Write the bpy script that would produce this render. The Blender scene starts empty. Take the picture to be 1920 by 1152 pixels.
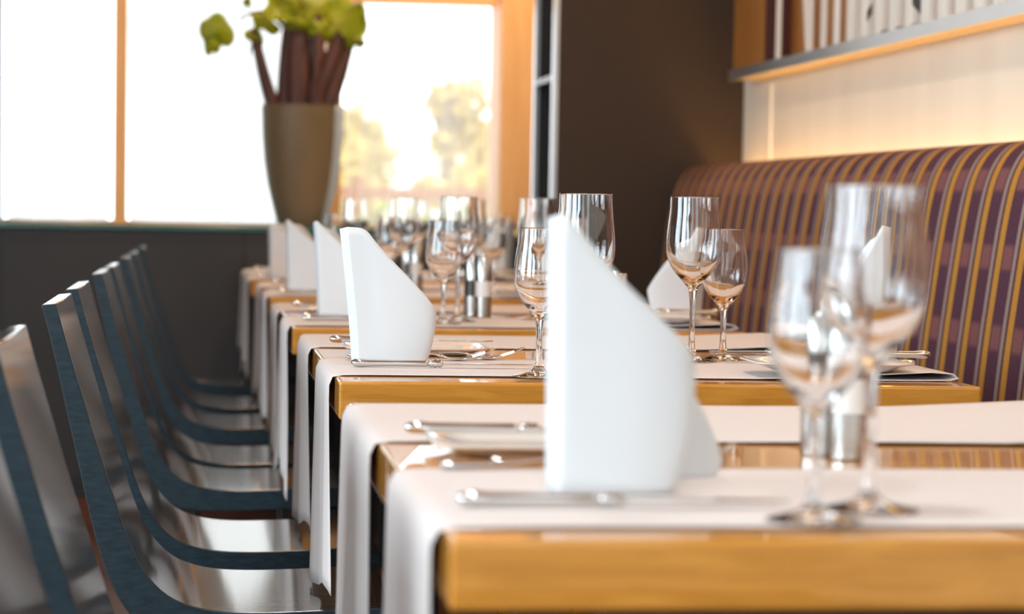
import bpy, math, random
from math import sin, cos, pi, atan, sqrt, radians
from mathutils import Vector, Matrix

sc = bpy.context.scene
COL = sc.collection
random.seed(7)

# ------------------------------------------------------------------ camera, world, sun, exposure
FPX, PX, PY = 4600.0, 960.0, 700.0
PSI, PIT, ROL, CZ = .1273, .0669, .0178, .961
F = Vector((sin(PSI) * cos(PIT), cos(PSI) * cos(PIT), -sin(PIT)))
R0 = Vector((cos(PSI), -sin(PSI), 0))
U0 = R0.cross(F)
Rr = R0 * cos(ROL) + U0 * sin(ROL)
Ur = -R0 * sin(ROL) + U0 * cos(ROL)
cd = bpy.data.cameras.new('camera')
cam = bpy.data.objects.new('camera', cd)
COL.objects.link(cam)
cam.matrix_world = Matrix(((Rr.x, Ur.x, -F.x, 0), (Rr.y, Ur.y, -F.y, 0), (Rr.z, Ur.z, -F.z, CZ), (0, 0, 0, 1)))
cd.sensor_width = 36
cd.lens = FPX / 1920 * 36
cd.shift_y = (PY - 576) / 1920
cd.clip_start = .05
cd.clip_end = 300
cd.dof.use_dof = True
cd.dof.focus_distance = 3.17
cd.dof.aperture_fstop = 5.4
sc.camera = cam

w = bpy.data.worlds.new('sky')
sc.world = w
w.use_nodes = True
w.node_tree.nodes['Background'].inputs[0].default_value = (.86, .94, 1.0, 1)
w.node_tree.nodes['Background'].inputs[1].default_value = 4.5

sun = bpy.data.lights.new('sun', 'SUN')
sun.energy = 3.5
sun.angle = .01
sun.color = (1, .93, .8)
so = bpy.data.objects.new('sun', sun)
COL.objects.link(so)
so.rotation_euler = Vector((.75, .35, -.95)).to_track_quat('-Z', 'Y').to_euler()


def area(name, loc, aim, sx, sy, power, color):
    l = bpy.data.lights.new(name, 'AREA')
    l.shape = 'RECTANGLE'
    l.size, l.size_y, l.energy, l.color = sx, sy, power, color
    o = bpy.data.objects.new(name, l)
    COL.objects.link(o)
    o.location = loc
    o.rotation_euler = (Vector(aim) - Vector(loc)).to_track_quat('-Z', 'Z').to_euler()
    return o


# daylight through the window bays at the left of the room and behind the camera
for yy, pw in ((-1.4, 85), (.9, 95), (3.2, 55)):
    area('window_light_left', (-3.15, yy, 1.5), (0, yy + .5, .9), 1.3, 1.9, pw, (.70, .88, 1.0))
for xx in (-1.6, .6):
    area('window_light_rear', (xx, -2.9, 1.6), (.5, 3, .8), 1.2, 1.9, 18, (.74, .89, 1.0))
# unseen round fill lights, added overhead to brighten the table row
for yy, pw, cc in ((.2, 14, (.90, .96, 1)), (1.7, 15, (.90, .96, 1)), (3.1, 10, (.97, .97, 1)), (4.7, 5, (1, .74, .48)), (6.1, 9, (1, .60, .32))):
    o = area('overhead_fill_light', (.1, yy, 2.66), (.1, yy, 0), .22, .22, pw, cc)
    o.data.shape = 'DISK'
# unseen warm fill light, added to brighten the larch post
o = area('post_fill_light', (.75, 7.35, 2.6), (1.03, 8.1, 1.2), .2, .2, 24, (1, .80, .54))
o.data.shape = 'DISK'

sc.view_settings.view_transform = 'Standard'
sc.view_settings.look = 'None'
sc.view_settings.gamma = 1
sc.view_settings.use_curve_mapping = False
sc.view_settings.exposure = -0.04
sc.cycles.max_bounces = 12
sc.cycles.transmission_bounces = 10
sc.cycles.transparent_max_bounces = 16
sc.cycles.sample_clamp_indirect = 8


# ------------------------------------------------------------------ materials
def lin(r, g, b):
    f = lambda c: (c / 255 / 12.92) if c / 255 <= .04045 else ((c / 255 + .055) / 1.055) ** 2.4
    return (f(r), f(g), f(b), 1)


def mat(name, col=(.5, .5, .5, 1), rough=.5, metal=0, coat=0, coat_rough=.03, spec=.5, **kw):
    m = bpy.data.materials.new(name)
    m.use_nodes = True
    b = m.node_tree.nodes['Principled BSDF']
    b.inputs['Base Color'].default_value = col
    b.inputs['Roughness'].default_value = rough
    b.inputs['Metallic'].default_value = metal
    b.inputs['Coat Weight'].default_value = coat
    b.inputs['Coat Roughness'].default_value = coat_rough
    b.inputs['Specular IOR Level'].default_value = spec
    for k, v in kw.items():
        b.inputs[k].default_value = v
    return m


def N(m, t, **kw):
    n = m.node_tree.nodes.new(t)
    for k, v in kw.items():
        setattr(n, k, v)
    return n


def L(m, a, b):
    m.node_tree.links.new(a, b)


def noise_col(m, c1, c2, scale, stretch=(1, 1, 1), detail=4, bump=0, p=(.35, .65), dist=0):
    """two colours mixed by stretched noise in object space"""
    b = m.node_tree.nodes['Principled BSDF']
    tc = N(m, 'ShaderNodeTexCoord')
    mp = N(m, 'ShaderNodeMapping')
    mp.inputs['Scale'].default_value = stretch
    nz = N(m, 'ShaderNodeTexNoise')
    nz.inputs['Scale'].default_value = scale
    nz.inputs['Detail'].default_value = detail
    nz.inputs['Distortion'].default_value = dist
    rp = N(m, 'ShaderNodeValToRGB')
    rp.color_ramp.elements[0].position, rp.color_ramp.elements[1].position = p
    rp.color_ramp.elements[0].color, rp.color_ramp.elements[1].color = c1, c2
    L(m, tc.outputs['Object'], mp.inputs[0])
    L(m, mp.outputs[0], nz.inputs['Vector'])
    L(m, nz.outputs[0], rp.inputs[0])
    L(m, rp.outputs[0], b.inputs['Base Color'])
    if bump:
        bp = N(m, 'ShaderNodeBump')
        bp.inputs['Strength'].default_value = bump
        bp.inputs['Distance'].default_value = .002
        L(m, nz.outputs[0], bp.inputs['Height'])
        L(m, bp.outputs[0], b.inputs['Normal'])
    return m


M = {}
M['table'] = noise_col(mat('cherry_wood', rough=.3, coat=.8, coat_rough=.02, spec=.2), (.52, .210, .025, 1), (.67, .295, .045, 1), 9, (1.2, 9, 14), 5, p=(.3, .7), dist=1.2)
M['black_wood'] = noise_col(mat('black_stained_wood', rough=.3, coat=1, coat_rough=.07, spec=.25, **{'Coat IOR': 1.75}), (.014, .012, .011, 1), (.034, .026, .021, 1), 12, (1, 10, 1), 4)
M['chair_edge'] = noise_col(mat('black_edge_sky_tint', rough=.4, spec=.3), (.010, .021, .029, 1), (.019, .036, .047, 1), 14, (3, 1, 12), 4)  # cool sky reflection on the chair sides put into the base colour
M['metal_black'] = mat('black_metal', (.012, .012, .013, 1), .35, .4)
M['runner'] = noise_col(mat('runner_linen', rough=.85, spec=.2), (.69, .62, .59, 1), (.73, .66, .63, 1), 600, (1, 1, 1), 2)
M['napkin'] = mat('napkin_cotton', (.71, .72, .73, 1), .8, spec=.2)
M['porcelain'] = mat('porcelain', (.82, .80, .76, 1), .12, coat=.5)
M['steel'] = mat('polished_steel', (.72, .70, .68, 1), .12, 1)
M['brushed'] = mat('brushed_steel', (.56, .54, .51, 1), .26, 1)
M['salt'] = mat('salt_window', (.85, .84, .82, 1), .35, coat=1)
M['pepper'] = mat('pepper_window', (.04, .03, .025, 1), .35, coat=1)
M['alu'] = mat('aluminium', (.62, .66, .70, 1), .3, .85)
M['dark_wall'] = noise_col(mat('dark_paint', rough=.55), (.026, .021, .020, 1), (.031, .025, .023, 1), 4)
M['panel'] = mat('dark_panel', (.047, .028, .017, 1), .55, spec=.3)
M['niche'] = mat('niche_black', (.010, .009, .009, 1), .5)
M['plaster'] = noise_col(mat('cream_plaster', rough=.8), (.76, .74, .66, 1), (.80, .78, .70, 1), 6, (1, 1, .2), 3)
M['ceiling'] = mat('ceiling_paint', (.36, .24, .16, 1), .6)
M['floor'] = noise_col(mat('floor_wood', rough=.35), (.12, .035, .014, 1), (.22, .07, .028, 1), 8, (1, 8, 1), 4)
M['post'] = noise_col(mat('larch_wood', rough=.5), (.78, .38, .13, 1), (.84, .44, .17, 1), 7, (9, 9, .7), 4)
M['teal'] = mat('sill_glass_edge', (.02, .13, .12, 1), .08, coat=1)
M['shelf_wood'] = noise_col(mat('shelf_wood', rough=.4), (.34, .13, .025, 1), (.44, .19, .04, 1), 8, (6, 6, .7), 4)
M['red_board'] = mat('dark_red_board', (.06, .008, .007, 1), .5)
M['white_paint'] = mat('white_paint', (.80, .77, .72, 1), .5)
M['black_ink'] = mat('black_ink', (.012, .011, .010, 1), .5)
M['vase'] = noise_col(mat('bronze_glaze', rough=.45, spec=.3), (.135, .092, .048, 1), (.18, .122, .066, 1), 5, (1, 1, .5), 3)
M['vase_band'] = mat('grey_band', (.40, .44, .48, 1), .35, .1)
M['stem'] = noise_col(mat('dark_bark', rough=.6), (.045, .014, .009, 1), (.10, .03, .017, 1), 14, (3, 3, .6), 4)
M['ground'] = noise_col(mat('gravel', rough=.9), (.40, .35, .27, 1), (.55, .50, .40, 1), 3)
M['trunk'] = mat('tree_bark', (.20, .13, .08, 1), .8)
M['rail'] = mat('fence_wood', (.26, .10, .04, 1), .7)
M['ochre_tree'] = mat('autumn_leaf', (.44, .32, .08, 1), .6)
M['green_tree'] = mat('hedge_leaf', (.20, .26, .05, 1), .6)

# leaf: thin, lets light through
m = mat('house_leaf', (.20, .24, .012, 1), .45)
noise_col(m, (.24, .29, .008, 1), (.44, .40, .012, 1), 9)
b_ = m.node_tree.nodes['Principled BSDF']
tr = N(m, 'ShaderNodeBsdfTranslucent'); tr.inputs[0].default_value = (.50, .52, .012, 1)
mx = N(m, 'ShaderNodeMixShader'); mx.inputs[0].default_value = .38
L(m, b_.outputs[0], mx.inputs[1]); L(m, tr.outputs[0], mx.inputs[2])
L(m, mx.outputs[0], m.node_tree.nodes['Material Output'].inputs[0])
M['leaf'] = m

# clear glass
m = bpy.data.materials.new('clear_glass'); m.use_nodes = True
m.node_tree.nodes.remove(m.node_tree.nodes['Principled BSDF'])
g = N(m, 'ShaderNodeBsdfGlass'); g.inputs['Roughness'].default_value = 0; g.inputs['IOR'].default_value = 1.5
L(m, g.outputs[0], m.node_tree.nodes['Material Output'].inputs[0])
M['glass'] = m
# window pane: thin glazing
m = bpy.data.materials.new('window_glazing'); m.use_nodes = True
m.node_tree.nodes.remove(m.node_tree.nodes['Principled BSDF'])
t = N(m, 'ShaderNodeBsdfTransparent'); gl = N(m, 'ShaderNodeBsdfGlossy'); gl.inputs['Roughness'].default_value = .02
fr = N(m, 'ShaderNodeFresnel'); mx = N(m, 'ShaderNodeMixShader')
L(m, fr.outputs[0], mx.inputs[0]); L(m, t.outputs[0], mx.inputs[1]); L(m, gl.outputs[0], mx.inputs[2])
L(m, mx.outputs[0], m.node_tree.nodes['Material Output'].inputs[0])
M['pane'] = m


def sheer(name, trans):
    m = bpy.data.materials.new(name); m.use_nodes = True
    m.node_tree.nodes.remove(m.node_tree.nodes['Principled BSDF'])
    t = N(m, 'ShaderNodeBsdfTransparent')
    tl = N(m, 'ShaderNodeBsdfTranslucent'); tl.inputs[0].default_value = (.95, .95, .93, 1)
    df = N(m, 'ShaderNodeBsdfDiffuse'); df.inputs[0].default_value = (.9, .9, .88, 1)
    a = N(m, 'ShaderNodeMixShader'); a.inputs[0].default_value = .2
    b = N(m, 'ShaderNodeMixShader'); b.inputs[0].default_value = trans
    L(m, tl.outputs[0], a.inputs[1]); L(m, df.outputs[0], a.inputs[2])
    L(m, a.outputs[0], b.inputs[1]); L(m, t.outputs[0], b.inputs[2])
    L(m, b.outputs[0], m.node_tree.nodes['Material Output'].inputs[0])
    return m


M['sheer'] = sheer('sheer_voile', .18)
M['sheer_thin'] = sheer('thin_voile', .62)


def emit(name, col, s):
    m = bpy.data.materials.new(name); m.use_nodes = True
    m.node_tree.nodes.remove(m.node_tree.nodes['Principled BSDF'])
    e = N(m, 'ShaderNodeEmission'); e.inputs[0].default_value = col; e.inputs[1].default_value = s
    L(m, e.outputs[0], m.node_tree.nodes['Material Output'].inputs[0])
    return m


M['led'] = emit('warm_led', (1, .54, .13, 1), 21)

# striped upholstery: UV u = metres along the bench, v = metres up the backrest
m = mat('striped_upholstery', rough=.85, spec=.2)
b_ = m.node_tree.nodes['Principled BSDF']
uv = N(m, 'ShaderNodeUVMap'); sp = N(m, 'ShaderNodeSeparateXYZ'); L(m, uv.outputs[0], sp.inputs[0])


def math_(op, a, b=None):
    n = N(m, 'ShaderNodeMath', operation=op)
    for i, v in enumerate((a, b)):
        if v is None: continue
        if isinstance(v, (int, float)): n.inputs[i].default_value = v
        else: L(m, v, n.inputs[i])
    return n.outputs[0]


def ramp(inp, stops):
    n = N(m, 'ShaderNodeValToRGB'); cr = n.color_ramp; cr.interpolation = 'LINEAR'
    while len(cr.elements) < len(stops): cr.elements.new(.5)
    for e, (p, c) in zip(cr.elements, stops):
        e.position = p; e.color = c
    L(m, inp, n.inputs[0]); return n.outputs[0]


PUR = (.085, .030, .050, 1); BAND = (.20, .075, .075, 1)
DK = (.045, .018, .025, 1); PAL = (.30, .20, .185, 1); OCH = (.46, .21, .035, 1)
fv = math_('FRACT', math_('DIVIDE', sp.outputs[1], .134))
vb = ramp(fv, [(0, PUR), (.30, PUR), (.36, BAND), (.60, BAND), (.66, PUR), (1, PUR)])
fu = math_('FRACT', math_('DIVIDE', sp.outputs[0], .113))
su = ramp(fu, [(0, DK), (.04, DK), (.06, OCH), (.29, OCH), (.31, DK), (.38, DK), (.40, PAL), (.53, PAL), (.55, DK), (.58, DK), (1, DK)])
mask = ramp(fu, [(0, (1, 1, 1, 1)), (.58, (1, 1, 1, 1)), (.60, (0, 0, 0, 1)), (1, (0, 0, 0, 1))])
mixn = N(m, 'ShaderNodeMix', data_type='RGBA')
L(m, mask, mixn.inputs[0]); L(m, vb, mixn.inputs[6]); L(m, su, mixn.inputs[7])
nz = N(m, 'ShaderNodeTexNoise'); nz.inputs['Scale'].default_value = 260
L(m, uv.outputs[0], nz.inputs['Vector'])
mul = N(m, 'ShaderNodeMix', data_type='RGBA', blend_type='OVERLAY'); mul.inputs[0].default_value = .45
L(m, mixn.outputs[2], mul.inputs[6]); L(m, nz.outputs[0], mul.inputs[7])
L(m, mul.outputs[2], b_.inputs['Base Color'])
M['stripe'] = m


# ------------------------------------------------------------------ mesh helpers
class MB:
    def __init__(s): s.v, s.f, s.uv = [], [], None

    def add(s, v, f):
        k = len(s.v); s.v += [tuple(p) for p in v]; s.f += [tuple(i + k for i in q) for q in f]; return s

    def box(s, x0, x1, y0, y1, z0, z1):
        v = [(x, y, z) for z in (z0, z1) for y in (y0, y1) for x in (x0, x1)]
        return s.add(v, [(0, 2, 3, 1), (4, 5, 7, 6), (0, 1, 5, 4), (2, 6, 7, 3), (0, 4, 6, 2), (1, 3, 7, 5)])

    def lathe(s, prof, n=40, ax=1, ay=1, close=False):
        v, f = [], []
        m_ = len(prof)
        for i in range(n):
            a = 2 * pi * i / n
            for r, z in prof: v.append((r * cos(a) * ax, r * sin(a) * ay, z))
        for i in range(n):
            j = (i + 1) % n
            for k in range(m_ - 1 + (1 if close else 0)):
                k2 = (k + 1) % m_
                f.append((i * m_ + k, j * m_ + k, j * m_ + k2, i * m_ + k2))
        return s.add(v, f)

    def tube(s, pts, rad, n=10, sy=1.0):
        """swept tube along pts, radius per point; sy flattens the section"""
        pts = [Vector(p) for p in pts]; v, f = [], []
        for i, p in enumerate(pts):
            d = (pts[min(i + 1, len(pts) - 1)] - pts[max(i - 1, 0)]).normalized()
            a = d.cross(Vector((0, 0, 1)))
            if a.length < .1: a = d.cross(Vector((0, 1, 0)))
            a.normalize(); b = a.cross(d).normalized()
            r = rad[i] if isinstance(rad, (list, tuple)) else rad
            for k in range(n):
                t = 2 * pi * k / n
                v.append(p + a * (r * cos(t)) + b * (r * sin(t) * sy))
        for i in range(len(pts) - 1):
            for k in range(n):
                k2 = (k + 1) % n
                f.append((i * n + k, i * n + k2, (i + 1) * n + k2, (i + 1) * n + k))
        f.append(tuple(range(n - 1, -1, -1))); f.append(tuple((len(pts) - 1) * n + k for k in range(n)))
        return s.add(v, f)

    def prism(s, poly, axis, a, b):
        """extrude polygon; axis 'y': poly in xz, 'x': poly in yz, 'z': poly in xy"""
        n = len(poly)
        P = {'y': lambda p, t: (p[0], t, p[1]), 'x': lambda p, t: (t, p[0], p[1]), 'z': lambda p, t: (p[0], p[1], t)}[axis]
        v = [P(p, a) for p in poly] + [P(p, b) for p in poly]
        f = [tuple(range(n)), tuple(range(2 * n - 1, n - 1, -1))] + [(i, i + n, (i + 1) % n + n, (i + 1) % n) for i in range(n)]
        return s.add(v, f)

    def build(s, name, mt, parent=None, smooth=False, bevel=0, seg=2, auto=None):
        me = bpy.data.meshes.new(name)
        me.from_pydata(s.v, [], s.f)
        import bmesh
        bm = bmesh.new(); bm.from_mesh(me); bmesh.ops.recalc_face_normals(bm, faces=bm.faces); bm.to_mesh(me); bm.free()
        if smooth:
            for p in me.polygons: p.use_smooth = True
        if auto is not None:
            me.set_sharp_from_angle(angle=radians(auto))
        me.materials.append(M[mt] if isinstance(mt, str) else mt)
        o = bpy.data.objects.new(name, me); COL.objects.link(o)
        if parent: o.parent = parent
        if bevel:
            bv = o.modifiers.new('bevel', 'BEVEL'); bv.width = bevel; bv.segments = seg; bv.limit_method = 'ANGLE'
        return o


def thing(name, label, cat, loc=(0, 0, 0), rz=0, group=None):
    o = bpy.data.objects.new(name, None); COL.objects.link(o)
    o.empty_display_size = .05
    o.location = loc; o.rotation_euler = (0, 0, rz)
    return tag(o, label, cat, group)


def tag(o, label, cat, group=None):
    o['label'] = label; o['category'] = cat
    if group: o['group'] = group
    return o


def struct(o): o['kind'] = 'structure'; return o


def dup(root, loc, label, rz=None, group=None):
    r = root.copy(); COL.objects.link(r); r.location = loc
    if rz is not None: r.rotation_euler = (0, 0, rz)
    r['label'] = label
    if group: r['group'] = group
    for ch in list(root.children):
        c = ch.copy(); COL.objects.link(c); c.parent = r
        for g in ch.children:
            d = g.copy(); COL.objects.link(d); d.parent = c
    return r


def interp(keys, x):
    for (a, fa), (b, fb) in zip(keys, keys[1:]):
        if x <= b: return fa + (fb - fa) * max(0, (x - a)) / (b - a)
    return keys[-1][1]


def chaikin(p, n=2):
    for _ in range(n):
        q = [p[0]]
        for a, b in zip(p, p[1:]):
            q.append(tuple(.75 * i + .25 * j for i, j in zip(a, b))); q.append(tuple(.25 * i + .75 * j for i, j in zip(a, b)))
        q.append(p[-1]); p = q
    return p


# ------------------------------------------------------------------ the room
WX, WY = 1.56, 8.05
struct(MB().box(-4, WX + .25, -3, WY + .45, -.1, 0).build('floor', 'floor'))
struct(MB().box(-4, WX + .25, -3, WY + .45, 2.7, 2.8).build('ceiling', 'ceiling'))
struct(MB().box(WX, WX + .2, -3, WY + .4, 0, 2.7).build('wall_right', 'plaster'))
struct(MB().box(-4, WX + .25, -3.2, -3, 0, 2.7).build('wall_front', 'plaster'))
struct(MB().box(-4, WX, WY, WY + .4, 0, .872).build('wall_back', 'dark_wall'))
struct(MB().box(-4, WX, WY - .012, WY - .001, 0, .07).build('baseboard_back', 'niche'))
for k, x in enumerate((-.637, .143, 1.0)):
    struct(MB().box(x - .004, x + .004, WY - .004, WY - .0005, .075, .868).build('trim_%d' % (k + 2), 'niche'))
struct(MB().box(WX - .008, WX, 6.64, 6.70, 1.1, 1.32).build('trim_1', 'plaster'))
wl = MB().box(-3.4, -3.2, -3, WY, 0, .5).box(-3.4, -3.2, -3, WY, 2.5, 2.7)
for ya, yb in ((-3, -2.1), (-.7, .2), (1.6, 2.5), (3.9, WY)):
    wl.box(-3.4, -3.2, ya, yb, .5, 2.5)
struct(wl.build('wall_left', 'dark_wall'))
struct(MB().box(-.86, -.655, 8.05, 8.36, .872, 2.7).build('column_1', 'dark_wall'))
struct(MB().box(-4, -.86, 8.2, 8.36, .872, 2.7).build('wall_left_of_window', 'dark_wall'))
sill = struct(MB().box(-.654, WX - .56, WY - .02, 8.36, .873, .888).build('trim_5', 'teal', bevel=.002))

WINY = 8.37
bays = [('window_1', -.655, -.264, 2.6), ('window_2', -.264, .45, 2.6), ('window_3', .45, 1.0, 1.652)]
for k, (nm, x0, x1, zt) in enumerate(bays):
    w_ = MB()
    w_.box(x0, x1, WINY, WINY + .06, .888, .90)
    w_.box(x0, x1, WINY, WINY + .06, zt, zt + .05)
    fr_ = struct(w_.build(nm, 'post'))
    MB().box(x0, x1, WINY + .028, WINY + .034, .90, zt).build('pane', 'pane', fr_)
# larch mullions and post, head beam
struct(MB().box(-.288, -.246, 8.30, 8.44, .8885, 2.7).build('mullion_1', 'post'))
struct(MB().box(.418, .47, 8.34, 8.46, .8885, 2.7).build('mullion_2', 'post'))
struct(MB().box(.985, 1.14, 8.12, 8.44, .8885, 2.7).build('post_1', 'post', bevel=.01))
struct(MB().box(.47, .985, 8.345, 8.46, 1.653, 2.7).build('beam_1', 'post'))
struct(MB().box(1.14, WX, 8.12, 8.4, .872, 2.7).build('wall_back_upper', 'dark_wall'))


def curtain(x0, x1, y, z0, z1, pitch, amp, mt, label, seed):
    rnd = random.Random(seed); n = int((x1 - x0) / pitch * 10); v, f = [], []
    ph = [rnd.uniform(0, 6) for _ in range(4)]
    rows = 8
    for j in range(rows + 1):
        z = z0 + (z1 - z0) * j / rows
        for i in range(n + 1):
            x = x0 + (x1 - x0) * i / n
            t = 2 * pi * x / pitch
            yy = y + amp * sin(t + .8 * sin(t * .31 + ph[0])) * (.75 + .25 * sin(x * 9 + ph[1])) + .004 * sin(z * 5 + x * 20)
            v.append((x + .006 * sin(z * 3 + i * .2), yy, z))
    for j in range(rows):
        for i in range(n):
            a = j * (n + 1) + i; f.append((a, a + 1, a + n + 2, a + n + 1))
    o = MB().add(v, f).build('curtain', mt, smooth=True)
    return tag(o, label, 'curtain', 'sheer window curtains')


curtain(-.63, -.30, 8.27, .895, 2.62, .085, .016, 'sheer', 'sheer white curtain in the leftmost window bay, left of the orange mullion', 1)
curtain(-.235, .41, 8.315, .895, 2.62, .10, .010, 'sheer', 'sheer white curtain in the wide middle window behind the vase', 2)
curtain(.485, .975, 8.27, .895, 1.64, .075, .014, 'sheer_thin', 'thin sheer curtain in the right window showing yellow trees outside', 3)

# ------------------------------------------------------------------ outside
struct(MB().box(-40, 60, 8.6, 120, -.12, -.02).build('ground', 'ground'))


def tree(x, y, h, rx, mt, label, seed, n=1100, low=.15, cat='tree', name='tree'):
    rnd = random.Random(seed)
    t = thing(name, label, cat, (x, y, -.02))
    tb = MB().tube([(0, 0, 0), (.03, 0, h * .35), (-.02, .02, h * .7)], [h * .035, h * .028, h * .012], 8)
    for k in range(5):
        a = rnd.uniform(0, 6.28)
        tb.tube([(0, 0, h * (.25 + .07 * k)), (rx * .5 * cos(a), rx * .5 * sin(a), h * (.5 + .08 * k))], [h * .015, h * .006], 6)
    tb.build('trunk', 'trunk', t, True)
    lb = MB(); blobs = []
    for k in range(9):
        a = rnd.uniform(0, 6.28); q = rnd.uniform(.1, .65)
        blobs.append((rx * q * cos(a), rx * q * sin(a), h * rnd.uniform(low + .15, .88), rx * rnd.uniform(.3, .5)))
    for k in range(n):
        bx, by, bz, br = rnd.choice(blobs)
        d = Vector((rnd.gauss(0, 1), rnd.gauss(0, 1), rnd.gauss(0, 1))).normalized() * br * rnd.random() ** .4
        c = Vector((bx, by, bz)) + d
        s = rnd.uniform(.05, .11) * h * .5
        u = Vector((rnd.gauss(0, 1), rnd.gauss(0, 1), rnd.gauss(0, 1))).normalized(); vv = u.orthogonal().normalized()
        lb.add([c - u * s, c + vv * s * .55, c + u * s, c - vv * s * .55], [(0, 1, 2, 3)])
    lb.build('foliage', mt, t)
    return t


tree(2.85, 46, 3.0, .95, 'ochre_tree', 'small yellow tree outside the right window, beside the vase side of the bay', 4)
tree(3.95, 40, 3.25, .85, 'ochre_tree', 'tallest yellow tree outside, in the middle of the right window', 5)
tree(5.6, 48, 3.1, .8, 'ochre_tree', 'yellow tree outside, seen at the right edge of the right window', 6)
tree(2.3, 33, 1.85, .95, 'ochre_tree', 'low yellow bush outside, just right of the vase', 8, cat='bush', name='bush', low=.0)
tree(3.5, 30, 1.7, 1.1, 'ochre_tree', 'low yellow bush outside, under the middle of the right window', 9, cat='bush', name='bush', low=.0)
tree(3.45, 52, 2.9, .85, 'ochre_tree', 'yellow tree outside farther back, between the two main trees in the right window', 12)
tree(1.55, 17, .95, .7, 'green_tree', 'low green hedge bush outside below the brown rail', 10, cat='bush', name='bush', low=-.1)
fn = thing('fence', 'brown wooden rail fence outside the right window', 'fence', (0, 14, -.02))
MB().box(.78, 3.2, -.03, .03, 1.02, 1.09).build('rail', 'rail', fn)
for k in range(3):
    MB().box(.85 + k * .85, .93 + k * .85, -.04, .04, 0, 1.14).build('fence_post', 'rail', fn)

# ------------------------------------------------------------------ partition cabinet with open side niche
cab = thing('partition_cabinet', 'tall dark brown partition cabinet with open metal-edged side niches at the end of the bench', 'cabinet', (1.0, 7.0, 0))
MB().box(.014, .558, 0, .03, 0, 2.698).build('front_panel', 'panel', cab)
MB().box(.014, .558, .40, .43, 0, 2.698).build('rear_panel', 'niche', cab)
MB().box(.32, .34, .03, .40, 0, 2.698).build('inner_panel', 'niche', cab)
for z in (.45, .89, 1.333, 1.78, 2.22):
    MB().box(.002, .32, .03, .40, z, z + .016).build('shelf', 'metal_black', cab)
MB().box(0, .014, -.004, .03, 0, 2.698).build('edge_strip', 'alu', cab)
MB().box(0, .014, .40, .434, 0, 2.698).build('edge_strip', 'alu', cab)
bk = thing('booklet', 'tan booklet leaning inside the dark side niche of the partition cabinet', 'book', (1.06, 7.16, 1.3495))
MB().prism([(0, 0), (.016, 0), (.10, .085), (.084, .095)], 'x', 0, .2).build('cover', mat('tan_cover', (.30, .19, .11, 1), .6), bk)

# ------------------------------------------------------------------ banquette
BY0, BY1 = .9, 6.985
bench = thing('bench', 'long upholstered bench with striped purple and ochre backrest along the right wall', 'bench', (0, 0, 0))
prof = chaikin([(1.285, .43), (1.292, .55), (1.305, .72), (1.325, .88), (1.338, .97), (1.352, 1.035), (1.378, 1.08), (1.415, 1.097), (1.46, 1.094), (1.49, 1.07), (1.495, .9), (1.495, .43)], 2)
ctr = (1.40, .75)
ys = [(BY1, .90), (BY1 - .008, .955), (BY1 - .03, .99), (BY1 - .06, 1.0)]
n = 60
for i in range(1, n + 1): ys.append((BY1 - .06 - (BY1 - .06 - BY0) * i / n, 1))
v, f, uvs = [], [], []
acc = [0]
for a, b in zip(prof, prof[1:]): acc.append(acc[-1] + sqrt((a[0] - b[0]) ** 2 + (a[1] - b[1]) ** 2))
for y, s_ in ys:
    for (x, z), q in zip(prof, acc):
        dx = (x - ctr[0]) * (s_ if s_ < 1 else 1)
        dz = (z - 1.097) if s_ == 1 else (z - 1.097) - (1 - s_) * .35 * (1 if z > .5 else 0)
        v.append((ctr[0] + dx, y, 1.097 + dz)); uvs.append((y, q))
m_ = len(prof)
for i in range(len(ys) - 1):
    for k in range(m_ - 1): f.append((i * m_ + k, i * m_ + k + 1, (i + 1) * m_ + k + 1, (i + 1) * m_ + k))
f.append(tuple(range(m_))); f.append(tuple((len(ys) - 1) * m_ + k for k in range(m_ - 1, -1, -1)))
br = MB().add(v, f).build('backrest', 'stripe', bench, True)
ul = br.data.uv_layers.new(name='UVMap')
for lp in br.data.loops: ul.data[lp.index].uv = uvs[lp.vertex_index]
sb = MB().box(.93, 1.284, BY0, BY1, .36, .46).build('seat_cushion', 'stripe', bench, bevel=.03, seg=3)
ul = sb.data.uv_layers.new(name='UVMap')
for lp in sb.data.loops:
    c = sb.data.vertices[lp.vertex_index].co; ul.data[lp.index].uv = (c.y, c.x + c.z)
MB().box(.98, 1.49, BY0, BY1, 0, .358).build('base', 'dark_wall', bench)
led = MB().box(1.515, 1.545, BY0, 6.95, 1.0, 1.012).build('light_strip', 'led')
tag(led, 'warm light strip hidden in the gap between bench backrest and wall', 'light')

# ------------------------------------------------------------------ wall shelf with dividers
SX = 1.48
KS = SX / 1.45
ws = thing('wall_shelf', 'long wall shelf with pale vertical dividers and a grey front edge above the bench', 'shelf', (SX, 0, 1.334))
SY0, SY1 = 2.2, 6.82
MB().box(0.004, .078, SY0, SY1, 0, .022).build('ledge', mat('ledge_wood', (.58, .45, .27, 1), .5), ws)
MB().box(-.006, .0035, SY0, SY1, -.002, .026).build('front_edge', 'alu', ws)
MB().box(.060, .078, SY0, SY1, .0225, .75).build('back_panel', 'shelf_wood', ws)
MB().box(.004, .0595, 6.30 * KS, SY1 - .01, .0225, .75).build('end_panel', 'shelf_wood', ws)
MB().box(.004, .059, 6.235 * KS, 6.298 * KS, .0225, .75).build('end_divider', 'red_board', ws)
for y in [6.17, 5.84, 5.71] + [5.59 - .1165 * k for k in range(27)]:
    MB().box(.005, .015, y * KS - .010, y * KS + .010, .0225, .75).build('divider', 'white_paint', ws)
led2 = MB().box(SX + .03, SX + .07, SY0, 6.2, 2.10, 2.11).build('light_strip', M['led'])
tag(led2, 'warm light strip above the wall shelf', 'light')
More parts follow.
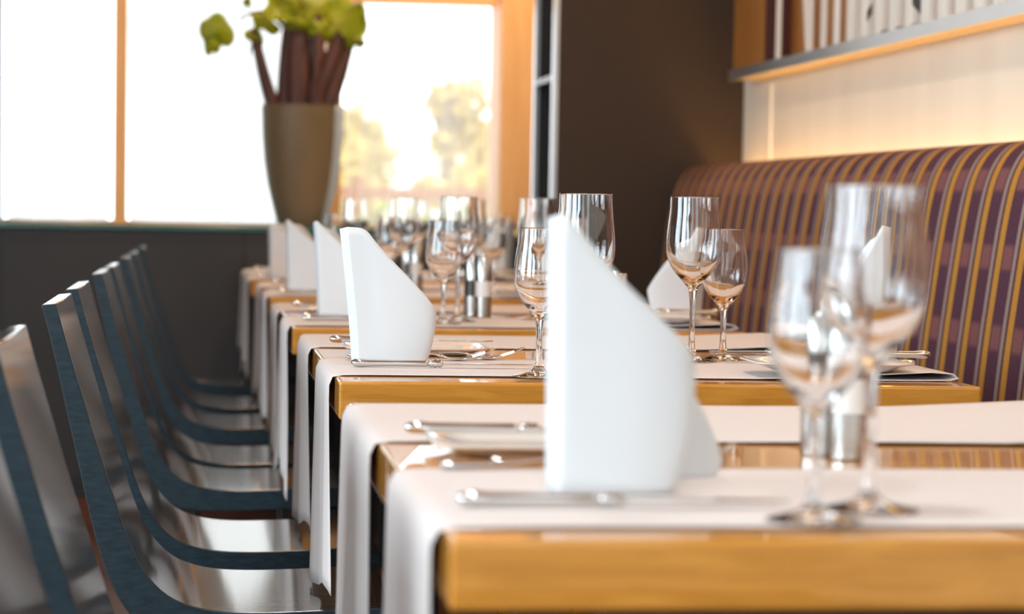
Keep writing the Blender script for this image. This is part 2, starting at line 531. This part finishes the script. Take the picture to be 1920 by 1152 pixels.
card = thing('card', 'narrow white card leaning at a slant between the shelf dividers near the orange end panel', 'card', (SX - .03, 6.0 * KS, 1.3568))
MB().prism([(-.09, .001), (-.06, .001), (.10, .55), (.07, .55)], 'x', .055, .060).build('sheet', 'white_paint', card)
pic = thing('picture', 'white picture board with black strokes standing behind the shelf dividers', 'picture', (SX + .040, 4.36 * KS, 1.3568))
MB().box(0, .012, 0, 1.24, 0, .6).build('board', 'white_paint', pic)
ink = MB()
P = lambda pts: ink.prism(pts, 'x', -.0012, -.0002)
P([(1.145, .055), (1.055, .088), (1.055, .064), (1.145, .03)])
P([(.66, .064), (.75, .092), (.75, .066), (.66, .030)])
P([(1.15, .002), (.66, .002), (.66, .016), (.90, .020), (1.15, .014)])
ink.build('drawing', 'black_ink', pic)

# ------------------------------------------------------------------ vase with plant on the sill
vs = thing('vase', 'large tapering brown vase on the window sill', 'vase', (.333, 8.155, .8885))
vp = [(0, 0), (.075, 0), (.082, .012), (.098, .07), (.115, .14), (.127, .22), (.1335, .30), (.137, .40), (.131, .40), (.126, .30), (.11, .16), (.09, .05), (0, .04)]
MB().lathe(vp, 56, 1, .85).build('body', 'vase', vs, True, auto=50)
band = MB(); v, f = [], []  # pale grey strip up the right side of the vase body
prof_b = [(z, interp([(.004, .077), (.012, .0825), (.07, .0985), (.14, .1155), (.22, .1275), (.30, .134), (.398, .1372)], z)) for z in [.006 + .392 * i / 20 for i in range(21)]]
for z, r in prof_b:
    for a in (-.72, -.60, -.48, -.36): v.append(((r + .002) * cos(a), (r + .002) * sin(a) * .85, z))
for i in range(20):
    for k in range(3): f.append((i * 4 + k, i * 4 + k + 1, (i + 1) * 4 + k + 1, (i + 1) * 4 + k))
o = band.add(v, f).build('side_band', 'vase_band', vs, True); o['label'] = 'grey vertical band'
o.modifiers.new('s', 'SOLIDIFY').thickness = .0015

pl = thing('plant', 'leafy plant with broad dark red stems and rounded yellow-green leaves standing in the brown vase', 'plant', (.333, 8.145, 1.20))
rnd = random.Random(3)


def stem(pts, rad, sy=.6):
    MB().tube(chaikin(pts, 2), [interp([(0, rad[0]), (.5, rad[1]), (1, rad[2])], i / (len(chaikin(pts, 2)) - 1)) for i in range(len(chaikin(pts, 2)))], 10, sy).build('stem', 'stem', pl, True)


stem([(-.01, 0, .0), (-.01, -.01, .12), (-.015, -.02, .28), (-.01, -.02, .42)], (.050, .046, .026), .8)
stem([(-.05, .01, .0), (-.045, .01, .12), (-.045, 0, .25), (-.04, 0, .36)], (.046, .040, .026))
stem([(-.075, .0, .0), (-.105, 0, .10), (-.135, -.01, .20), (-.165, -.01, .33)], (.046, .036, .026))
stem([(.03, .01, .0), (.055, .0, .12), (.095, -.01, .22), (.130, -.02, .34)], (.056, .060, .050))
stem([(.06, .0, .0), (.085, .0, .10), (.115, .0, .20), (.150, .01, .34)], (.050, .054, .040))
stem([(.0, .04, .0), (.015, .05, .14), (.02, .05, .26), (.03, .05, .38)], (.044, .036, .022))
stem([(.05, -.03, .0), (.035, -.05, .12), (.05, -.06, .24), (.04, -.06, .38)], (.036, .026, .014))
stem([(-.155, -.02, .30), (-.18, -.02, .27), (-.182, -.02, .12), (-.178, -.02, -.12)], (.006, .003, .0015), 1)
stem([(-.06, 0, .34), (-.11, -.01, .39), (-.17, -.02, .39), (-.215, -.02, .36)], (.008, .006, .005), 1)


def leaf(c, rx, rz, tilt, yaw, cup, seed, lobes=0.10):
    r_ = random.Random(seed); v, f = [], []; na, nr = 28, 6
    p1, p2 = r_.uniform(0, 6), r_.uniform(0, 6)
    for j in range(nr + 1):
        q = j / nr
        for i in range(na):
            a = 2 * pi * i / na
            rr = q * (1 + lobes * sin(3 * a + p1) + lobes * .6 * sin(5 * a + p2)) * (1 - .35 * math.exp(-((a - 4.7) / .35) ** 2))
            x, z = rx * rr * cos(a), rz * rr * sin(a)
            v.append(Vector((x, cup * (q ** 2) * .03 + .006 * sin(4 * a + p2) * q, z)))
    for j in range(nr):
        for i in range(na):
            i2 = (i + 1) % na; f.append((j * na + i, j * na + i2, (j + 1) * na + i2, (j + 1) * na + i))
    Rm = Matrix.Rotation(yaw, 3, 'Z') @ Matrix.Rotation(tilt, 3, 'Y') @ Matrix.Rotation(r_.uniform(-.3, .3), 3, 'X')
    v = [Rm @ p + Vector(c) for p in v]
    o = MB().add(v, f).build('leaf', 'leaf', pl, True)
    o.modifiers.new('s', 'SOLIDIFY').thickness = .0012


LV = [((-.275, -.03, .335), .062, .055, .3, .2, 1), ((-.30, -.03, .29), .030, .050, -.2, .1, 1), ((-.185, -.02, .425), .016, .024, .2, 0, 1),
      ((-.12, -.05, .355), .055, .030, .5, .2, 1), ((-.155, -.04, .30), .040, .030, .8, .4, 1), ((-.075, -.06, .385), .060, .050, .2, -.2, -1),
      ((-.03, -.06, .42), .070, .060, .1, .3, 1), ((.04, -.07, .40), .070, .065, -.3, .2, 1), ((.115, -.07, .345), .075, .080, .2, -.1, 1),
      ((.09, -.05, .43), .070, .055, .3, .3, 1), ((.155, -.04, .36), .045, .065, .2, .3, -1), ((.02, .03, .43), .080, .060, 0, .2, 1),
      ((.185, -.03, .295), .022, .020, .6, .2, 1), ((-.07, .04, .44), .060, .045, .2, -.3, 1), ((.05, -.08, .335), .040, .045, .3, .2, 1),
      ((-.02, -.08, .355), .045, .025, .1, .1, 1)]
for k, a in enumerate(LV): leaf(*a, 40 + k)
for k, x in enumerate((.955, 1.005)):
    sg = thing('tea_light_glass', ['small clear tea light glass on the sill, left of its pair', 'small clear tea light glass on the sill, beside the orange post'][k], 'glass', (x, 8.085, .8885), group='tea light glasses on the sill')
    MB().lathe([(0, 0), (.017, 0), (.021, .05), (.0195, .05), (.0165, .004), (0, .004)], 20).build('cup', 'glass', sg, True, auto=50)
    MB().lathe([(0, .0045), (.0155, .0045), (.0155, .022), (0, .022)], 16).build('candle', 'white_paint', sg, True, auto=50)

# ------------------------------------------------------------------ tables
ORD = ['nearest', 'second', 'third', 'fourth', 'farthest']
TX = [.160, .168, .160, .160, .142]
TY = [1.545, 2.950, 4.235, 5.63, 6.90]
TL, TD, TH, TT = .80, 1.085, .75, .047
tab0 = None
for i in range(5):
    lab = ['glossy cherry wood dining table nearest the camera, its front edge cropped by the picture',
           'second glossy cherry wood dining table, behind the nearest one and in sharp focus',
           'third glossy cherry wood dining table, in the middle of the row',
           'fourth glossy cherry wood dining table, one before the window wall',
           'farthest glossy cherry wood dining table, next to the window wall'][i]
    if tab0 is None:
        tab0 = thing('dining_table', lab, 'table', (TX[0], TY[0], 0), 0, 'dining tables in the row')
        MB().box(0, TL, 0, TD, TH - TT, TH).build('tabletop', 'table', tab0, bevel=.004, seg=3)
        for x in (.165, TL - .21):
            for y in (.13, TD - .17):
                MB().box(x, x + .05, y, y + .05, .0, TH - TT - .03).build('leg', 'metal_black', tab0)
        MB().box(.12, TL - .11, .12, TD - .11, TH - TT - .03, TH - TT - .0005).build('apron', 'metal_black', tab0)
    else:
        dup(tab0, (TX[i], TY[i], 0), lab)


def runner(i, y0, y1, which, drop, seed):
    rnd = random.Random(seed)
    a, b, c, d = [rnd.uniform(0, 6.28) for _ in range(4)]
    z0 = TH + .0012
    # profile along the strip: folded end at bench side, flat over the table, round the edge, hanging
    pr_ = [(.60, z0 + .000), (.74, z0), (.785, z0 + .0005), (.797, z0 + .003), (.790, z0 + .0085), (.76, z0 + .0105), (.70, z0 + .0075), (.62, z0 + .0035), (.58, z0 + .0018)]
    pr_ += [(.58 - .05 * k, z0 + .0008) for k in range(1, 11)]
    pr_ += [(.04, z0 + .0008), (.01, z0 + .0004), (-.0035, z0 - .002), (-.007, z0 - .012)]
    nh = 16
    pr_ += [(-.0075, z0 - .012 - (drop - .012) * k / nh) for k in range(1, nh + 1)]
    ny = 22; v, f = [], []
    kk = len(pr_)
    for j in range(ny + 1):
        t = j / ny
        for q, (x, z) in enumerate(pr_):
            y = y0 + (y1 - y0) * t
            if z < TH - .01:
                h = (TH - z) / drop
                x2 = x - .001 - .0045 * h * (1 + sin(2 * pi * t * 1.2 + a)) * .6 - .0035 * h * (1 + sin(2 * pi * t * 3.1 + b + h * 1.2)) + .012 * h * (1 - t)
                y2 = y + (.5 - t) * .035 * h + .012 * h * sin(h * 3 + c)
                z2 = z - .018 * h * h * sin(2 * pi * t * .8 + d) - .02 * h * h * (abs(t - .5) * 2) ** 3
                v.append((x2, y2, z2))
            else:
                wv = .0014 * max(0, sin(9 * x + 5 * t + a)) * max(0, sin(t * 7 + b)) if .05 < x < .55 else 0
                v.append((x, y + .004 * sin(x * 6 + c), z + wv))
    for j in range(ny):
        for q in range(kk - 1):
            u = j * kk + q; f.append((u, u + 1, u + kk + 1, u + kk))
    o = MB().add(v, f).build('table_runner', 'runner', None, True)
    o.location = (TX[i], TY[i], 0)
    o.modifiers.new('s', 'SOLIDIFY').thickness = .0009
    o.modifiers['s'].offset = 0
    pos = 'front' if which == 0 else 'rear'
    return tag(o, 'beige linen runner hanging off the chair end of the %s table, %s of its two' % (ORD[i], pos), 'table runner', 'beige table runners')


RY = [[(.05, .41), (.635, 1.05)], [(.085, .42), (.69, 1.05)], [(.06, .41), (.64, 1.04)], [(.06, .41), (.64, 1.04)], [(.06, .41), (.64, 1.04)]]
for i in range(5):
    for k in range(2): runner(i, *RY[i][k], k, .275 if i < 4 else .255, 100 + i * 2 + k)

# ------------------------------------------------------------------ napkins


def napkin(i, side, loc, H, label, A=(.10, .081), lean=-.018, base_in=.009, B=(.095, .06, .05), second=.157, sp=(.022, .024), flat=0):
    """standing folded napkin: near flap, narrow spine, far flap; side -1 mirrors it for the bench"""
    x0 = sp[0]
    x1 = x0 + flat
    lin_ = lambda x: H + (A[1] - H) * max(0, (x - x1)) / (A[0] - x1)
    raw = [(A[0] + .004, .012, A[1] - .010), (A[0], .004, A[1]), (A[0] * .75 + x0 * .25, -.001, lin_(A[0] * .75 + x0 * .25) + .004), (A[0] * .4 + x0 * .6, -.002, lin_(A[0] * .4 + x0 * .6) + .003),
           (x0 + .003 + flat, -.001, H - .001), (x0, .0, H), (0, sp[1], H * .985), (.010, sp[1] + .006, H * .95),
           (B[0] * .55, B[1] * .8, second), (B[0], B[1], B[2])]
    pts = chaikin(raw[:6], 2) + [tuple(raw[5][q] * (1 - t) + raw[6][q] * t for q in range(3)) for t in (.33, .67)] + chaikin(raw[6:], 2)
    nv = 16; v, f = [], []; n_ = len(pts)
    for j in range(nv + 1):
        t = j / nv
        for k, (x, y, h) in enumerate(pts):
            z = h * t
            w_ = max(0, (x - .03) / .07)
            xx = x + lean * (z / H) ** 1.3 + (.016 * sin(pi * min(1, z / .16)) - base_in) * w_
            yy = y - .006 * sin(pi * z / H) * (1 if k < n_ * .5 else -.6) * w_
            v.append((xx * side, yy, z))
    for j in range(nv):
        for k in range(n_ - 1):
            a = j * n_ + k; f.append((a, a + 1, a + n_ + 1, a + n_))
    o = MB().add(v, f).build('napkin', 'napkin', None, True, auto=28)
    sd = o.modifiers.new('s', 'SOLIDIFY'); sd.thickness = .0026; sd.offset = 0
    o.location = loc
    return tag(o, label, 'napkin', 'folded white napkins')


ZT = TH + .0026
CH = 'white napkin folded into a peak at the chair side of the %s table'
napkin(0, 1, (.258, 1.765, ZT + .001), .204, CH % ORD[0], A=(.084, .110), lean=-.002, base_in=-.004, B=(.140, .122, .010), second=.110, sp=(.006, .035))
napkin(1, 1, (.200, 3.205, ZT + .001), .180, CH % ORD[1], sp=(.009, .012), A=(.102, .081), flat=.020)
napkin(2, 1, (.222, 4.60, ZT + .001), .178, CH % ORD[2], lean=-.010, sp=(.004, .03))
napkin(3, 1, (.208, 5.82, ZT + .001), .172, CH % ORD[3], lean=-.006, sp=(.004, .03))
napkin(4, 1, (.198, 6.99, ZT + .001), .155, CH % ORD[4], lean=-.004, sp=(.004, .03))
BH = 'white napkin folded into a peak at the bench side of the %s table'
napkin(1, -1, (.948, 3.24, ZT + .009), .178, BH % ORD[1], lean=.004, second=.15)
napkin(2, -1, (.945, 4.55, ZT + .009), .165, BH % ORD[2], lean=-.01, A=(.10, .06), second=.13)
napkin(3, -1, (.935, 5.93, ZT + .009), .165, BH % ORD[3], lean=-.01)
napkin(4, -1, (.915, 7.20, ZT + .009), .165, BH % ORD[4], lean=-.01)


# ------------------------------------------------------------------ wine glasses
def wine_glass(loc, H, Rm, Rr_, stem_h, foot, label):
    t = thing('wine_glass', label, 'glass', loc, 0, 'wine glasses on the tables')
    bh = H - stem_h
    outer = [(0, 0), (foot * .6, 0), (foot, .0005), (foot, .0016), (foot * .75, .0034), (foot * .4, .0065), (foot * .2, .011), (.0052, .017)]
    outer += [(.0042, .03), (.0039, stem_h * .55), (.0043, stem_h * .82), (.0058, stem_h * .95)]
    bowl = [(0.00, .0075), (.03, .0115), (.08, .43 * Rm), (.16, .67 * Rm), (.26, .88 * Rm), (.36, .98 * Rm), (.44, Rm), (.55, .985 * Rm), (.70, .94 * Rm), (.85, (Rr_ * .55 + Rm * .40)), (1.0, Rr_)]
    out = chaikin([(r, stem_h + bh * q) for q, r in bowl], 2)
    inn = []
    for r, z in out[::-1]:
        q = (z - stem_h) / bh
        th = interp([(0, .0075), (.05, .0055), (.14, .0030), (.3, .0018), (.5, .0011), (1, .0008)], q)
        if r - th > .002 and q > .035: inn.append((r - th, z + (.004 * (1 - q) ** 6)))
    stem_pts = chaikin(outer, 2)
    MB().lathe(stem_pts + out + [(Rr_ - .0004, H + .0004)] + inn + [(0, inn[-1][1] - .0012)], 56).build('vessel', 'glass', t, True, auto=60)
    return t


TALL = dict(H=.229, Rm=.0385, Rr_=.0335, stem_h=.104, foot=.036)
SMALL = dict(H=.185, Rm=.0335, Rr_=.0272, stem_h=.075, foot=.033)
gt = wine_glass((.470, 1.677, ZT), label='tall clear wine glass on the nearest table', **TALL)
gs = wine_glass((.4155, 1.618, ZT), label='shorter clear wine glass on the nearest table', **SMALL)
for i in range(1, 5):
    p = {1: ((.484, 3.075), (.420, 3.02)), 2: ((.470, 4.48), (.434, 4.38)), 3: ((.480, 5.82), (.438, 5.72)), 4: ((.440, 7.03), (.383, 6.96))}[i]
    dup(gt, (*p[0], ZT), 'tall clear wine glass at the chair side of the %s table' % ORD[i])
    dup(gs, (*p[1], ZT), 'shorter clear wine glass at the chair side of the %s table' % ORD[i])
    p = {1: ((.681, 3.355), (.735, 3.40)), 2: ((.633, 4.60), (.702, 4.655)), 3: ((.66, 6.0), (.722, 6.06)), 4: ((.64, 7.25), (.71, 7.30))}[i]
    dup(gt, (*p[0], ZT), 'tall clear wine glass at the bench side of the %s table' % ORD[i])
    dup(gs, (*p[1], ZT), 'shorter clear wine glass at the bench side of the %s table' % ORD[i])


# ------------------------------------------------------------------ salt and pepper mills
def mill(loc, filler, label):
    t = thing('salt_mill' if filler == 'salt' else 'pepper_mill', label, 'mill', loc, 0, 'steel mills on the tables')
    r = .0168
    MB().lathe([(0, 0), (r - .001, 0), (r, .001), (r, .040), (0, .040)], 36).build('base', 'brushed', t, True, auto=40)
    MB().lathe([(0, .0402), (r - .0008, .0402), (r - .0008, .0698), (0, .0698)], 36).build('window', filler, t, True, auto=40)
    MB().lathe([(0, .070), (r, .070), (r, .118), (r - .0015, .120), (.006, .120), (.006, .123), (0, .123)], 36).build('top', 'brushed', t, True, auto=40)
    return t


sm = pm = None
for i, (x, y) in enumerate([(.557, 2.055), (.600, 3.52), (.545, 4.72), (.54, 6.15), (.50, 7.42)]):
    ls = 'stainless salt mill with white window on the %s table' % ORD[i]
    lp = 'stainless pepper mill with dark window beside the salt mill of the %s table' % ORD[i]
    a, b = (x, y, TH + .0005), (x - .017, y + .036, TH + .0005)
    if sm is None: sm, pm = mill(a, 'salt', ls), mill(b, 'pepper', lp)
    else: dup(sm, a, ls); dup(pm, b, lp)


# ------------------------------------------------------------------ cutlery and plates
def knife(loc, rz, label):
    t = thing('knife', label, 'knife', loc, rz, 'table knives')
    hp = [(0, .003), (.004, .0058), (.012, .0066), (.022, .0055), (.06, .0050), (.095, .0052), (.1, .0045)]
    MB().tube([(x, 0, .0058) for x, r in hp], [r for x, r in hp], 14, .85).build('handle', 'steel', t, True)
    bo = [(.100, .0042), (.103, .0062), (.106, .0046), (.109, .0064), (.112, .0045), (.115, .0060), (.119, .0035)]
    MB().tube([(x, 0, .0058) for x, r in bo], [r for x, r in bo], 14, .9).build('bolster', 'steel', t, True)
    MB().prism([(.118, -.004), (.135, -.0075), (.20, -.0085), (.225, -.006), (.238, .0025), (.20, .0055), (.118, .0045)], 'z', .0045, .0062).build('blade', 'steel', t, bevel=.0005)
    return t


def fork(loc, rz, label):
    t = thing('fork', label, 'fork', loc, rz, 'table forks')
    hp = [(0, .0042, .0075), (.006, .0045, .0095), (.03, .0045, .007), (.07, .007, .0045), (.10, .0105, .0036), (.118, .0095, .0040), (.130, .006, .007)]
    MB().tube(chaikin([(x, 0, z) for x, z, r in hp], 1), [interp([(x, r) for x, z, r in hp], q[0]) for q in chaikin([(x, 0, z) for x, z, r in hp], 1)], 12, .36).build('handle', 'steel', t, True)
    hd = [(.128, .0065, .007), (.138, .0035, .0115), (.150, .0022, .0125), (.162, .0032, .0115)]
    MB().tube([(x, 0, z) for x, z, r in hd], [r for x, z, r in hd], 12, .13).build('head', 'steel', t, True)
    for y in (-.0094, -.0032, .0032, .0094):
        pts = [(.158, y, .0030), (.172, y, .0058), (.186, y * .97, .0105), (.202, y * .9, .0175)]
        MB().tube(pts, [.0018, .0016, .0014, .0007], 8, .8).build('tine', 'steel', t, True)
    return t


def dish(loc, rz, label):
    t = thing('side_plate', label, 'plate', loc, rz, 'white side plates')

    def rr(hx, hy, r, n=6):
        o = []
        for cx, cy, a0 in ((hx - r, hy - r, 0), (-hx + r, hy - r, pi / 2), (-hx + r, -hy + r, pi), (hx - r, -hy + r, 1.5 * pi)):
            for k in range(n + 1):
                a = a0 + pi / 2 * k / n; o.append((cx + r * cos(a), cy + r * sin(a)))
        return o
    rings = [(.001, .001, .0), (.070, .045, 0), (.076, .051, .0008), (.086, .060, .006), (.102, .072, .0095), (.103, .073, .0115), (.100, .070, .0125), (.085, .058, .0085), (.074, .048, .0045), (.001, .001, .004)]
    v, f = [], []; c = None
    for hx, hy, z in rings:
        p = rr(hx, hy, min(hx, hy) * .35); c = len(p)
        v += [(x, y, z) for x, y in p]
    for j in range(len(rings) - 1):
        for k in range(c): f.append((j * c + k, j * c + (k + 1) % c, (j + 1) * c + (k + 1) % c, (j + 1) * c + k))
    f.append(tuple(range(c))); f.append(tuple((len(rings) - 1) * c + k for k in range(c)))
    MB().add(v, f).build('dish', 'porcelain', t, True, auto=45)
    return t


k0 = f0 = d0 = None


def place(kind, loc, rz, label):
    global k0, f0, d0
    if kind == 'k':
        if k0 is None: k0 = knife(loc, rz, label); return
        dup(k0, loc, label, rz)
    elif kind == 'f':
        if f0 is None: f0 = fork(loc, rz, label); return
        dup(f0, loc, label, rz)
    else:
        if d0 is None: d0 = dish(loc, rz, label); return
        dup(d0, loc, label, rz)


for i in range(5):
    x, y = TX[i], TY[i]
    kx, ky = [(.020, .150), (.028, .222), (.025, .20), (.025, .19), (.025, .19)][i]
    place('k', (x + kx, y + ky, ZT), -.015, 'steel knife before the napkin at the chair side of the %s table' % ORD[i])
    fy = [.392, .372, .38, .38, .38][i]
    place('f', (x + .032, y + fy, ZT), .03, 'steel fork behind the chair side napkin of the %s table, nearer of two' % ORD[i])
    place('f', (x + .076, y + fy + .034, ZT), .0, 'steel fork behind the chair side napkin of the %s table, farther of two' % ORD[i])
    py = [.555, .565, .56, .56, .56][i]
    place('d', (x + .140, y + py, TH + .0006), 0, 'white side plate at the chair side of the %s table' % ORD[i])
    place('k', (x + .020, y + py + .035, TH + .0126), -.02, 'steel butter knife lying across the chair side plate of the %s table' % ORD[i])
    if i:
        bx = x + TL
        place('d', (bx - .165, y + .135, ZT + .009), 0, 'white side plate at the bench side of the %s table' % ORD[i])
        place('k', (bx - .015, y + .17, ZT + .0212), pi + .04, 'steel butter knife lying across the bench side plate of the %s table' % ORD[i])
        place('f', (bx - .02, y + .228, ZT + .009), pi, 'steel fork at the bench side of the %s table' % ORD[i])
        place('k', (bx - .03, y + .37, ZT + .009), pi, 'steel knife at the bench side of the %s table' % ORD[i])

# ------------------------------------------------------------------ chairs
OUT = chaikin([(-.195, .8315), (-.185, .797), (-.164, .704), (-.147, .628), (-.131, .556), (-.114, .497), (-.088, .446), (-.055, .418), (-.01, .408), (.06, .408), (.15, .412), (.24, .417), (.275, .418)], 2)
INN = chaikin([(-.176, .8335), (-.168, .803), (-.133, .683), (-.104, .594), (-.085, .535), (-.064, .494), (-.033, .463), (.014, .448), (.075, .445), (.155, .448), (.24, .452), (.272, .445)], 2)
CW = .365


def chair(loc, label):
    t = thing('dining_chair', label, 'chair', loc, 0, 'black lacquered chairs along the tables')
    poly = OUT + INN[::-1]
    o = MB().prism(poly, 'y', 0, CW).build('seat_shell', 'black_wood', t, False, bevel=.0025, seg=2)
    o.data.materials.append(M['chair_edge'])
    for p in o.data.polygons:
        if abs(p.normal.y) > .9: p.material_index = 1
        else: p.use_smooth = True
    o.data.set_sharp_from_angle(angle=radians(40))
    for x in (-.04, .215):
        for y in (.03, CW - .06):
            MB().prism([(x, 0), (x + .026, 0), (x + .034, .4105), (x - .004, .4105)], 'y', y, y + .03).build('leg', 'black_wood', t, bevel=.002)
    return t


CY = [1.62, 2.19, 3.09, 3.635, 4.42, 4.87, 5.66, 6.22, 7.0]
CXO = [0, 0, 0, 0, 0.004, .008, .012, .015, .018]
CL = ['nearest table, closest to the camera', 'nearest table, partly cropped at the left edge', 'second table, front one of its two', 'second table, rear one of its two',
      'third table, front one of its two', 'third table, rear one of its two', 'fourth table, front one of its two', 'fourth table, rear one of its two', 'farthest table']
ch0 = None
for k, y in enumerate(CY):
    lb = 'black lacquered curved wood chair at the ' + CL[k]
    if ch0 is None: ch0 = chair((CXO[k], y, 0), lb)
    else: dup(ch0, (CXO[k], y, 0), lb)
